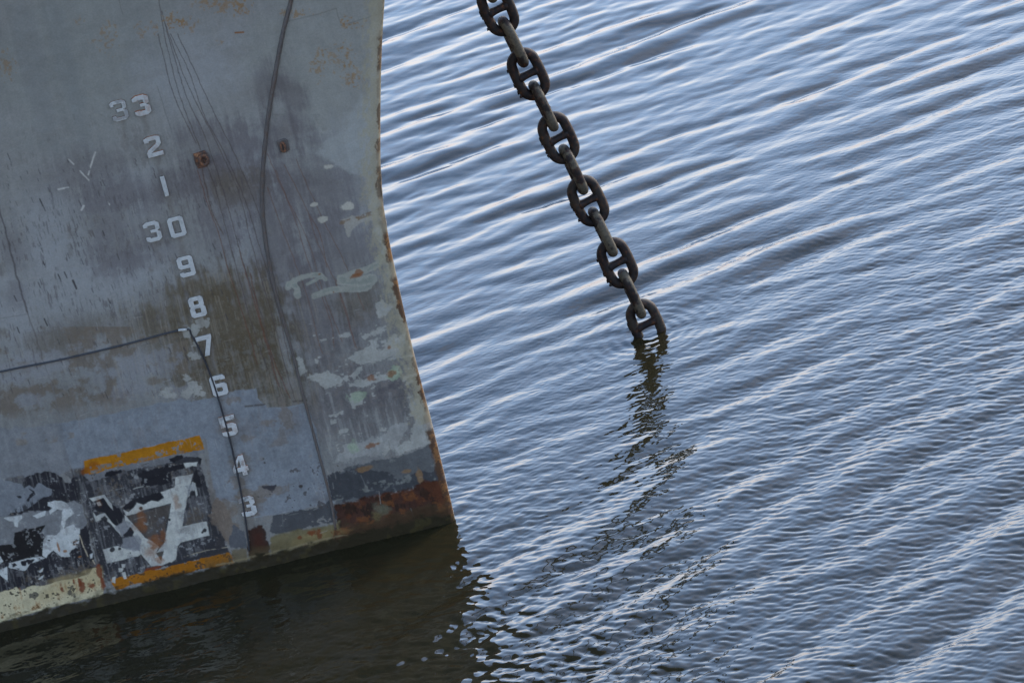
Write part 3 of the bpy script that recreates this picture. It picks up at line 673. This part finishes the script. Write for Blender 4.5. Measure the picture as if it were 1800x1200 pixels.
# ------------------------------------------------------------------ draught figures
n = Nodes('raised figure paint'); pos = n.pos()
geo = n.new('NewGeometry')
pat = n.ramp(n.noise(geo.outputs['Position'], 16, 7, .7), [(.36, alb(118, 128, 140)), (.5, alb(134, 146, 160)), (.62, alb(126, 137, 150)), (.74, alb(104, 110, 116))])
oi = n.new('Attribute', attribute_type='OBJECT', attribute_name='wear')
rmask = n.ramp(n.noise(geo.outputs['Position'], 22, 5, .6), [(.5, (0, 0, 0)), (.58, (1, 1, 1))])
mul = n.new('Math', operation='MULTIPLY'); rmask = n.mix(.65, rmask, (0, 0, 0)); n.link(rmask, mul.inputs[0]); n.link(oi.outputs['Fac'], mul.inputs[1])
lo = n.new('Attribute', attribute_type='OBJECT', attribute_name='lost'); ml = n.new('Math', operation='MULTIPLY')
n.link(n.ramp(n.noise(geo.outputs['Position'], 11, 6, .62), [(.49, (0, 0, 0)), (.53, (1, 1, 1))]), ml.inputs[0]); n.link(lo.outputs['Fac'], ml.inputs[1])
pat = n.mix(ml.outputs[0], pat, alb(84, 92, 102))
n.link(n.mix(mul.outputs[0], pat, alb(104, 70, 42)), n.p.inputs['Base Color'])
n.p.inputs['Roughness'].default_value = .6
n.link(n.bump(n.noise(geo.outputs['Position'], 150, 4), .4, .003), n.p.inputs['Normal']); M_FIG = n.m
n = Nodes('rusty figure edge'); geo = n.new('NewGeometry')
nz_ = n.new('SeparateXYZ'); n.link(geo.outputs['Normal'], nz_.inputs[0])
up_ = n.new('MapRange'); n.link(nz_.outputs['Z'], up_.inputs['Value']); up_.inputs['From Min'].default_value, up_.inputs['From Max'].default_value = .3, .7
wa = n.new('Attribute', attribute_type='OBJECT', attribute_name='wear'); mu = n.new('Math', operation='MULTIPLY')
n.link(up_.outputs[0], mu.inputs[0]); n.link(wa.outputs['Fac'], mu.inputs[1])
dull = n.ramp(n.noise(geo.outputs['Position'], 30, 5), [(.35, alb(58, 58, 58)), (.65, alb(90, 92, 93))])
n.link(n.mix(mu.outputs[0], dull, alb(104, 62, 30)), n.p.inputs['Base Color']); n.p.inputs['Roughness'].default_value = .8; M_EDGE = n.m

def thick(pl, w):                       # outline of an open polyline, mitred
    P = np.asarray(pl, float); L, Rr = [], []
    for i in range(len(P)):
        d0 = P[i] - P[i - 1] if i else P[1] - P[0]; d1 = P[i + 1] - P[i] if i < len(P) - 1 else d0
        d0 = d0 / np.linalg.norm(d0); d1 = d1 / np.linalg.norm(d1)
        n0, n1 = np.array([-d0[1], d0[0]]), np.array([-d1[1], d1[0]])
        mm = n0 + n1; mm = mm / max(np.linalg.norm(mm), 1e-6); k = w / 2 / max(mm @ n0, .5)
        L.append(P[i] + mm * k); Rr.append(P[i] - mm * k)
    return [tuple(p) for p in L + Rr[::-1]]
def oct_(x0, y0, x1, y1, c):
    return [(x0 + c, y0), (x1 - c, y0), (x1, y0 + c), (x1, y1 - c), (x1 - c, y1), (x0 + c, y1), (x0, y1 - c), (x0, y0 + c)]
def digit(ch, w):
    h = w / 2; a, b = h, 1 - h; X = .70; l, r = h, X - h
    if ch == '0': return [oct_(0, 0, X, 1, .1), oct_(w, w, X - w, 1 - w, .04)]
    if ch == '1': return [[(X / 2 - h, 0), (X / 2 + h, 0), (X / 2 + h, 1), (X / 2 - h, 1)]]
    if ch == '2': return [thick([(l, .72), (l, .86), (l + .12, b), (r - .12, b), (r, .86), (r, .62), (r - .08, .52), (l + .06, .30), (l, .2), (l, a), (r + h, a)], w)]
    if ch == '3': return [thick([(l, .76), (l, .87), (l + .1, b), (r - .12, b), (r, .87), (r, .64), (r - .1, .52), (l + .22, .52)], w)[:8] + [(l + .2, .52 + h), (l + .2, .52 - h)] +
                          [(r - .12, .52 - h), (r - h, .40), (r - h, .19), (r - .12, w), (l + .1, w), (l + h, .16), (l + h, .27), (l - h, .27), (l - h, .10), (l + .06, 0), (r - .06, 0), (r + h, .1), (r + h, .44), (r - .0, .52), (r + h, .60)]] if False else \
                         [[(l - h, .74), (l - h, .9), (l + .05, 1), (r - .06, 1), (r + h, .88), (r + h, .6), (r - .03, .515), (r + h, .43), (r + h, .12), (r - .06, 0), (l + .05, 0), (l - h, .1), (l - h, .27),
                           (l + h, .27), (l + h, .2), (l + h + .03, w), (r - .1, w), (r - h, .2), (r - h, .38), (r - .1, .44), (l + .17, .44), (l + .17, .59), (r - .1, .59), (r - h, .65), (r - h, .82), (r - .1, 1 - w), (l + h + .03, 1 - w), (l + h, .82), (l + h, .74)]]
    if ch == '4': return [[(X - .1 - w, 0), (X - .1, 0), (X - .1, .2), (X, .2), (X, .2 + w), (X - .1, .2 + w), (X - .1, 1), (X - .1 - w, 1), (0, .2 + w), (0, .2), (X - .1 - w, .2)],
                          [(X - .1 - w, .2 + w), (w * .9, .2 + w), (X - .1 - w, .82)]]
    if ch == '5': return [[(l - h, .46), (l - h, 1), (r + h, 1), (r + h, 1 - w), (l + h, 1 - w), (l + h, .63), (r - .04, .63), (r + h, .52), (r + h, .12), (r - .04, 0), (l + .04, 0), (l - h, .1), (l - h, .25), (l + h, .25), (l + h, .2), (l + h + .03, w), (r - .09, w), (r - h, .19), (r - h, .41), (r - .09, .63 - w), (l + h, .63 - w), (l + h, .46)]]
    if ch == '6': return [[(.1, 0), (X - .1, 0), (X, .1), (X, .5), (X - .1, .6), (w, .6), (w, .8), (w + .05, 1 - w), (X - w - .05, 1 - w), (X - w, .82), (X - w, .76), (X, .76), (X, .9), (X - .1, 1), (.1, 1), (0, .9), (0, .1)], oct_(w, w * .9, X - w, .6 - w * .9, .03)]
    if ch == '9': return [[(X - x, 1 - y) for x, y in p] for p in digit('6', w)]
    if ch == '7': return [[(0, 1), (X, 1), (X, .86), (.42, 0), (.2, 0), (.46, 1 - w), (0, 1 - w)]]
    if ch == '8': return [[(.1, 0), (X - .1, 0), (X, .1), (X, .42), (X - .06, .52), (X - .02, .6), (X - .02, .9), (X - .11, 1), (.11, 1), (.02, .9), (.02, .6), (.06, .52), (0, .42), (0, .1)],
                          oct_(w, w * .9, X - w, .52 - w * .42, .03), oct_(w + .02, .52 + w * .42, X - w - .02, 1 - w * .9, .03)]

def figure(ch, X, Y, h=.147, w=.2, wear=0.0, scale_x=1.0, tilt=0.0, depth=.008, lost=0.0, label=None):
    cu = bpy.data.curves.new('fig', 'CURVE'); cu.dimensions = '2D'; cu.fill_mode = 'BOTH'
    cu.extrude = depth; cu.bevel_depth = .0022; cu.bevel_resolution = 1; cu.offset = -.0015
    for pl in digit(ch, w):
        sp = cu.splines.new('POLY'); sp.points.add(len(pl) - 1); sp.use_cyclic_u = True
        for p, (x, y) in zip(sp.points, pl): p.co = ((x - .35) * h * scale_x, (y - .5) * h, 0, 1)
    tmp = bpy.data.objects.new('tmp', cu)
    me = bpy.data.meshes.new_from_object(tmp); bpy.data.objects.remove(tmp); me.name = 'draught_figure'
    o = bpy.data.objects.new('draught_figure', me); scn.collection.objects.link(o); o.parent = ship
    me.materials.clear(); me.materials.append(M_FIG); me.materials.append(M_EDGE)
    for pgn in me.polygons: pgn.material_index = 0 if abs(pgn.normal.z) > .9 else 1
    p, e1, e2, nn = hull_frame(X, Y)
    if tilt:
        c_, s_ = math.cos(tilt), math.sin(tilt); e1, e2 = c_ * e1 + s_ * e2, -s_ * e1 + c_ * e2
    mm = np.eye(4); mm[:3, 0], mm[:3, 1], mm[:3, 2], mm[:3, 3] = e1, e2, nn, p + nn * .003
    o.matrix_world = Matrix(mm.tolist()); o['wear'] = float(wear); o['lost'] = float(lost)
    if label: o['label'] = label
    return o
figure('3', 248.5, 184, w=.24, wear=1.0, label='thick figure 3 with rusty edges')
figure('3', 209, 193.5, w=.17, wear=.25, depth=.004, lost=.6)
for ch, X, Y, w_, we in [('2', 269.5, 256, .2, .5), ('1', 289, 326, .19, 0), ('0', 310.5, 397.5, .19, 0), ('9', 327, 467, .2, 0), ('8', 346.5, 538, .22, 0), ('7', 361, 606, .22, 0), ('6', 384.5, 676, .22, 0), ('5', 401.5, 747, .23, .55), ('4', 421.5, 817, .22, .75), ('3', 435.5, 888, .24, .3)]:
    figure(ch, X, Y, w=w_, wear=we, lost={'5': .7, '4': .6}.get(ch, .95 if Y > 880 else .12))
figure('3', 268, 406, w=.19, depth=.004)

# ------------------------------------------------------------------ rusty pad eye and lug on the plating
n = Nodes('flaking rust'); pos = n.new('NewGeometry').outputs['Position']
n.link(n.ramp(n.noise(pos, 38, 6, .65), [(.3, alb(34, 28, 25)), (.48, alb(58, 43, 34)), (.62, alb(92, 62, 38)), (.75, alb(124, 114, 98))]), n.p.inputs['Base Color'])
n.p.inputs['Roughness'].default_value = .85
n.link(n.bump(n.noise(pos, 90, 5), .8, .006), n.p.inputs['Normal']); M_RUST = n.m

def local(X, Y):
    p, e1, e2, nn = hull_frame(X, Y)
    return lambda q: p + q[0] * e1 + q[1] * e2 + q[2] * nn
def plate(name, X, Y, outline, d0, d1, mat, parent, ch=.003):
    L = local(X, Y); n_ = len(outline); o2 = np.asarray(outline, float); c = o2.mean(0)
    rings = [(o2, d0), (o2, d1 - ch), (c + (o2 - c) * .9, d1)]
    V = [L((x, y, d)) for r_, d in rings for x, y in r_]
    F = [tuple(range(n_))[::-1], tuple(range(2 * n_, 3 * n_))]
    for k in range(2):
        for i in range(n_):
            j = (i + 1) % n_; F.append((k * n_ + i, k * n_ + j, (k + 1) * n_ + j, (k + 1) * n_ + i))
    return mesh_obj(name, V, F, mat, parent, smooth=False)
pe = plate('pad_eye', 354, 279, [(-.043, .05), (.03, .055), (.044, .03), (.042, -.04), (.02, -.058), (-.035, -.06), (-.046, -.02)], -.01, .014, M_RUST, ship)
L = local(356, 279)
V_, F_ = tube([L((.026 * math.cos(t_) + .006, .034 * math.sin(t_), .022)) for t_ in np.linspace(0, 2 * math.pi, 24, endpoint=False)], .011, 8, True)
mesh_obj('eye_ring', V_, F_, M_RUST, pe)
lg = plate('lug_plate', 498, 256, [(-.036, .045), (.02, .05), (.036, .03), (.034, -.035), (.01, -.05), (-.03, -.04)], -.01, .010, M_SEAM, ship)
L = local(497, 257)
V_, F_ = tube([L((.013 * math.cos(t_), .033 * math.sin(t_), .016)) for t_ in np.linspace(0, 2 * math.pi, 20, endpoint=False)], .008, 8, True)
mesh_obj('lug_ring', V_, F_, M_RUST, lg)

# ------------------------------------------------------------------ thin black cable
n = Nodes('black rubber cable'); n.p.inputs['Base Color'].default_value = (.012, .012, .013, 1); n.p.inputs['Roughness'].default_value = .5
cb = empty('hanging_cable', tuple(hull(*solve_hull(322, 578))), 'thin black cable strung along the hull and hanging down past the draught figures', 'cable')
pts = [(-400, 742), (-200, 697), (0, 652), (110, 630), (220, 604), (322, 578), (338, 588), (356, 622), (372, 660), (385, 700), (402, 760), (418, 830), (429, 890), (436, 940), (439, 966)]
pth = on_hull_path(pts, 140, .012); pth -= np.array(cb.location)
V_, F_ = tube(pth, .0062, 8); mesh_obj('cable_run', V_, F_, n.m, cb)
L = local(320, 578); V_, F_ = tube([L((-.022, .004, .012)), L((-.008, .004, .018)), L((.012, .0, .018)), L((.026, -.006, .012))], .0095, 8)
mesh_obj('cable_clip', np.asarray(V_) - np.array(cb.location), F_, M_FIG, cb)

# ------------------------------------------------------------------ anchor chain
n = Nodes('weathered chain iron'); geo = n.new('NewGeometry'); pos = geo.outputs['Position']
gry = n.ramp(n.noise(pos, 9, 5, .65), [(.46, (0, 0, 0)), (.52, (1, 1, 1))])
brown = n.ramp(n.noise(pos, 34, 6, .6), [(.3, alb(11, 10, 10)), (.5, alb(18, 15, 14)), (.64, alb(42, 28, 20)), (.78, alb(84, 54, 32))])
nx = n.new('Separate' + 'XYZ'); n.link(geo.outputs['Normal'], nx.inputs[0])
grey2 = n.ramp(n.noise(pos, 60, 4), [(.3, alb(48, 49, 48)), (.7, alb(72, 74, 71))])
fac = n.new('Math', operation='MULTIPLY'); n.link(gry, fac.inputs[0]); n.link(n.new('Attribute', attribute_type='OBJECT', attribute_name='grey').outputs['Fac'], fac.inputs[1])
n.link(n.mix(fac.outputs[0], brown, grey2), n.p.inputs['Base Color']); n.p.inputs['Roughness'].default_value = .7; n.p.inputs['Specular IOR Level'].default_value = .2
n.link(n.bump(n.noise(pos, 70, 6, .65), .4, .003), n.p.inputs['Normal']); M_CHAIN = n.m

c0 = on_water(1143, 584)
dirc = None
best = None
for b_ in [0.0]:
    v = np.array([-.18, 0.0])
    aa = -.18
    for _ in range(20):                 # lean of the chain so that it crosses the frame top where the photo shows it
        def ex(a_):
            q = project(np.array([c0 + np.array([a_, b_, 1.0]) * s_ for s_ in (2.0, 2.8)])); x, y = q
            return x[1] + (x[1] - x[0]) / (y[1] - y[0]) * (8 - y[1]) - 871.0
        g0 = ex(aa); aa -= g0 / ((ex(aa + 1e-4) - g0) / 1e-4)
    dirc = np.array([aa, b_, 1.0])
dirc /= np.linalg.norm(dirc)
def s_at(Y):
    lo, hi = -2.0, 12.0
    for _ in range(60):
        mid = (lo + hi) / 2
        if project(c0 + dirc * mid)[1] > Y: lo = mid
        else: hi = mid
    return lo
s_a, s_b = s_at(462.0), s_at(130.5)      # two face-on links, three pairs apart
pitch = (s_b - s_a) / 6
dbar = pitch * .272; HWL = .318 * pitch
chain = empty('anchor_chain', tuple(c0), 'heavy rusty stud-link anchor chain hanging slantwise into the water', 'chain')
def link_mesh():
    hw, hl = HWL, pitch / 2 + dbar * .5
    st = hl - hw; pts = []
    for t_ in np.linspace(0, math.pi, 15): pts.append((hw * math.cos(t_), st + hw * math.sin(t_), 0))
    for y in np.linspace(st, -st, 6)[1:-1]: pts.append((-hw - .05 * dbar * math.cos(y / st * 1.5), y, 0))
    for t_ in np.linspace(math.pi, 2 * math.pi, 15): pts.append((hw * math.cos(t_), -st + hw * math.sin(t_), 0))
    for y in np.linspace(-st, st, 6)[1:-1]: pts.append((hw + .05 * dbar * math.cos(y / st * 1.5), y, 0))
    V, F = tube(pts, dbar / 2, 14, True)
    return V, F
def stud_mesh():
    hw = HWL
    xs = np.linspace(-hw * .86, hw * .86, 9)
    return tube([(x, 0, 0) for x in xs], [dbar * (.38 + .24 * (abs(x) / hw) ** 2.4) for x in xs], 12)
Vl, Fl = link_mesh(); Vst, Fst = stud_mesh()
rj = np.random.default_rng(3)
def flakes(V, F, k):                     # scale and weed scabs clinging to one flank
    V = [tuple(v) for v in V]; F = list(F)
    hw, hl = HWL, pitch / 2 + dbar * .5
    for _ in range(k):
        y = rj.uniform(-.75, .5) * hl; w_ = rj.uniform(.006, .018); l_ = rj.uniform(.01, .03); o_ = rj.uniform(.004, .012)
        x = -hw - dbar * .5; z_ = rj.uniform(-.5, .5) * dbar * .6; b0 = len(V)
        pr = [(x + .012, y, z_ - w_), (x + .012, y + l_, z_ - w_), (x - o_ * .7, y + l_ * .8, z_), (x - o_, y - l_ * .2, z_), (x + .012, y, z_ + w_), (x + .012, y + l_, z_ + w_)]
        V += pr; F += [(b0, b0 + 3, b0 + 2, b0 + 1), (b0 + 3, b0 + 4, b0 + 5, b0 + 2), (b0 + 1, b0 + 2, b0 + 5), (b0, b0 + 4, b0 + 3), (b0, b0 + 1, b0 + 5, b0 + 4)]
    return np.array(V), F
side = np.cross(dirc, -FW); side /= np.linalg.norm(side); front = np.cross(side, dirc)
nlo, nhi = -7, 34
variants = []
for q in range(3):
    v_, f_ = flakes(Vl, Fl, 7); me = mesh_obj('chain_link', v_, f_, M_CHAIN); variants.append(me.data); bpy.data.objects.remove(me)
so = mesh_obj('stud', Vst, Fst, M_CHAIN); stud_me = so.data; bpy.data.objects.remove(so)
for k in range(nlo, nhi):
    ctr = c0 + dirc * (s_a + k * pitch) - c0
    face = k % 2 == 0
    if ctr[2] < -.03: ctr = ctr - np.array([0, 0, .035])       # the run below the surface hangs slack
    tw = R(rj.uniform(-4, 4)) + (0 if face else R(90)) + R(-3)
    if k <= -2: tw += R(0)
    ex_ = math.cos(tw) * side + math.sin(tw) * front
    wob = dirc + side * rj.uniform(-.02, .02); wob /= np.linalg.norm(wob)
    ex_ = ex_ - wob * (ex_ @ wob); ex_ /= np.linalg.norm(ex_); ez_ = np.cross(ex_, wob)
    o = bpy.data.objects.new('chain_link', variants[k % 3]); scn.collection.objects.link(o); o.parent = chain
    mm = np.eye(4); mm[:3, 0], mm[:3, 1], mm[:3, 2], mm[:3, 3] = ex_, wob, ez_, ctr
    o.matrix_local = Matrix(mm.tolist())
    o['grey'] = rj.uniform(.0, .3) if face else rj.uniform(.75, 1.0)
    st_ = bpy.data.objects.new('stud', stud_me); st_['grey'] = .0; scn.collection.objects.link(st_); st_.parent = o

# ------------------------------------------------------------------ water
n = Nodes('murky harbour water'); pos = n.pos()
n.p.inputs['Base Color'].default_value = (.0135, .0112, .0052, 1); n.p.inputs['Roughness'].default_value = .025
n.p.inputs['IOR'].default_value = 1.34
n.link(n.bump(n.noise(pos, 30, 3), .10, .004), n.p.inputs['Normal']); M_WATER = n.m

TL, TN = 20.48, 2048
kx = np.fft.fftfreq(TN, TL / TN) * 2 * math.pi
KX, KY = np.meshgrid(kx, kx); KM = np.hypot(KX, KY); KM[0, 0] = 1
def sea(lam, width, crest_deg, spread_deg, slope, seed):
    """height field (and its choppy shift) of waves of mean length lam, crests along crest_deg, of a given rms slope"""
    g = np.random.default_rng(seed)
    k0 = 2 * math.pi / lam
    th = np.arctan2(KY, KX) - R(crest_deg + 90); th = np.angle(np.exp(2j * th)) / 2
    amp = np.exp(-.5 * (np.log(KM / k0) / width) ** 2) * np.exp(-.5 * (th / R(spread_deg)) ** 2) / KM ** 1.5
    spec = amp * (g.normal(size=amp.shape) + 1j * g.normal(size=amp.shape)); spec[0, 0] = 0
    h = np.fft.ifft2(spec); sc = slope / math.sqrt((np.abs(KM * spec) ** 2).sum() / 2) * TN * TN
    hx = np.fft.ifft2(-1j * KX / KM * spec); hy = np.fft.ifft2(-1j * KY / KM * spec)
    return [(f.real * sc).astype(np.float32) for f in (h, hx, hy)]
S_far = sea(.46, .38, 16, 9, .088, 21)
S_near = sea(.68, .36, 35, 10, .112, 2)
S_mid = sea(.19, .45, 20, 30, .055, 3)
S_rip = sea(.066, .32, -22, 24, .118, 4)
S_iso = sea(.14, .5, 0, 70, .045, 5)
S_x = sea(.34, .35, -8, 16, .024, 7)
S_grp = sea(2.6, .4, 25, 50, .1, 8)[0]; S_grp = S_grp / S_grp.std()      # wave groups: lively and calm patches
S_cap = sea(.042, .3, 5, 45, .085, 6)

def axis(lo, hi, st, far0, far1):
    c = list(np.arange(lo, hi, st)); s_ = st; q = c[-1]
    while q < far1: s_ *= 1.22; q += s_; c.append(q)
    s_ = st; q = c[0]; pre = []
    while q > far0: s_ *= 1.22; q -= s_; pre.append(q)
    return np.array(pre[::-1] + c)
cx = [on_water(*p) for p in ((0, 1200), (1800, 1200), (1800, 0), (600, 0))]
xlo, xhi = min(c[0] for c in cx) - .6, max(c[0] for c in cx) + .8
ylo, yhi = min(c[1] for c in cx) - .8, max(c[1] for c in cx) + 1.0
ax = axis(xlo, xhi, .009, -2500, 2500); ay = axis(ylo, yhi, .0108, -2500, 4000)
WX, WY = np.meshgrid(ax, ay)
def tile(f):
    u = (WX / TL * TN) % TN; v = (WY / TL * TN) % TN
    i, j = np.minimum(u.astype(int), TN - 1), np.minimum(v.astype(int), TN - 1); fu, fv = (u - i).astype(np.float32), (v - j).astype(np.float32); i2, j2 = (i + 1) % TN, (j + 1) % TN
    return (f[j, i] * (1 - fu) + f[j, i2] * fu) * (1 - fv) + (f[j2, i] * (1 - fu) + f[j2, i2] * fu) * fv
fade = (1 - sstep(0, 3, np.maximum.reduce([xlo - WX, WX - xhi, ylo - WY, WY - yhi]))).astype(np.float32)
wpx, wpy = project(np.stack([WX, WY, 0 * WX], -1).reshape(-1, 3)); wpx = wpx.reshape(WX.shape); wpy = wpy.reshape(WX.shape)
# wind comes off the near right: ripples grow that way; the bow shelters the water beside it
near = sstep(-2.6, 3.6, (-WY + .75 * WX)); mid = sstep(-6.5, .5, (-WY + .75 * WX))
bow = np.exp(-((WX - .25) ** 2 / 1.1 + (WY + 3.4) ** 2 / 7.0))     # slop thrown back off the stem
near2 = sstep(-6, 6, (-WY + .5 * WX))
lee = 1 + .25 * (1 - sstep(-1.6, -.2, WX)) * (1 - sstep(-2.5, .5, WY) * 0)
calm = .3 + .7 * sstep(.1, 1.6, np.hypot(np.maximum(WX, 0), WY))     # the long waves die against the plating
grp = np.clip((.90 + .28 * tile(S_grp)), .4, 1.6)
HZ = np.zeros_like(WX, dtype=np.float32); DX = HZ.copy(); DY = HZ.copy()
for S_, wgt, chop in [(S_far, 1 - near2, 1.1), (S_near, near2, .9), (S_x, .9 + 0 * near, .6), (S_mid, .62 + .3 * near, .9), (S_rip, .04 + .90 * near, .8), (S_iso, .22 + .5 * near + 4.2 * bow, .5), (S_cap, .05 + .75 * mid + .1 * near, .3)]:
    ww = (wgt * lee * fade * (calm * grp if S_ is S_far or S_ is S_near else 1)).astype(np.float32)
    HZ += tile(S_[0]) * ww; DX += tile(S_[1]) * ww * chop; DY += tile(S_[2]) * ww * chop
# rings spreading from the chain and from the stem
for (qx, qy), amp in [((c0[0], c0[1]), .0022), ((0.02, 0.0), .0018)]:
    r_ = np.hypot(WX - qx, WY - qy); HZ += (amp * np.sin(r_ * 2 * math.pi / .085) * np.exp(-r_ / .4) * sstep(.02, .1, r_)).astype(np.float32)
WV = np.stack([WX + DX, WY + DY, HZ], -1).reshape(-1, 3)
wo = mesh_obj('water', WV, grid_faces(*WX.shape), M_WATER)
wo['kind'] = 'structure'; wo['label'] = 'rippled blue-grey harbour water round the bow and the chain'
print('verts', len(V), len(WV), 'chain bar', dbar)

# ------------------------------------------------------------------ far bank, beyond the frame, seen only as dark flecks in the water
n = Nodes('wooded far bank'); n.p.inputs['Roughness'].default_value = .95
n.link(n.ramp(n.noise(n.pos(), .08, 5), [(.35, (.02, .026, .016)), (.65, (.045, .05, .03))]), n.p.inputs['Base Color'])
bx_ = np.linspace(-900, 900, 260); rows = []
hgt = 9 + 7 * np.array([math.sin(x * .011) * math.sin(x * .004 + 1) for x in bx_]) + rng.normal(0, 1.6, 260)
for dy, f_ in [(0, -.2), (6, .55), (14, .95), (40, 1.0), (90, .5), (140, -.2)]:
    rows.append(np.stack([bx_, 620 + dy + 0 * bx_ + .00012 * bx_ ** 2, hgt * f_ + rng.normal(0, .5, 260)], -1))
bk = mesh_obj('hills', np.array(rows).reshape(-1, 3), grid_faces(6, 260), n.m); bk['kind'] = 'structure'; bk['label'] = 'low wooded bank on the far side of the water'
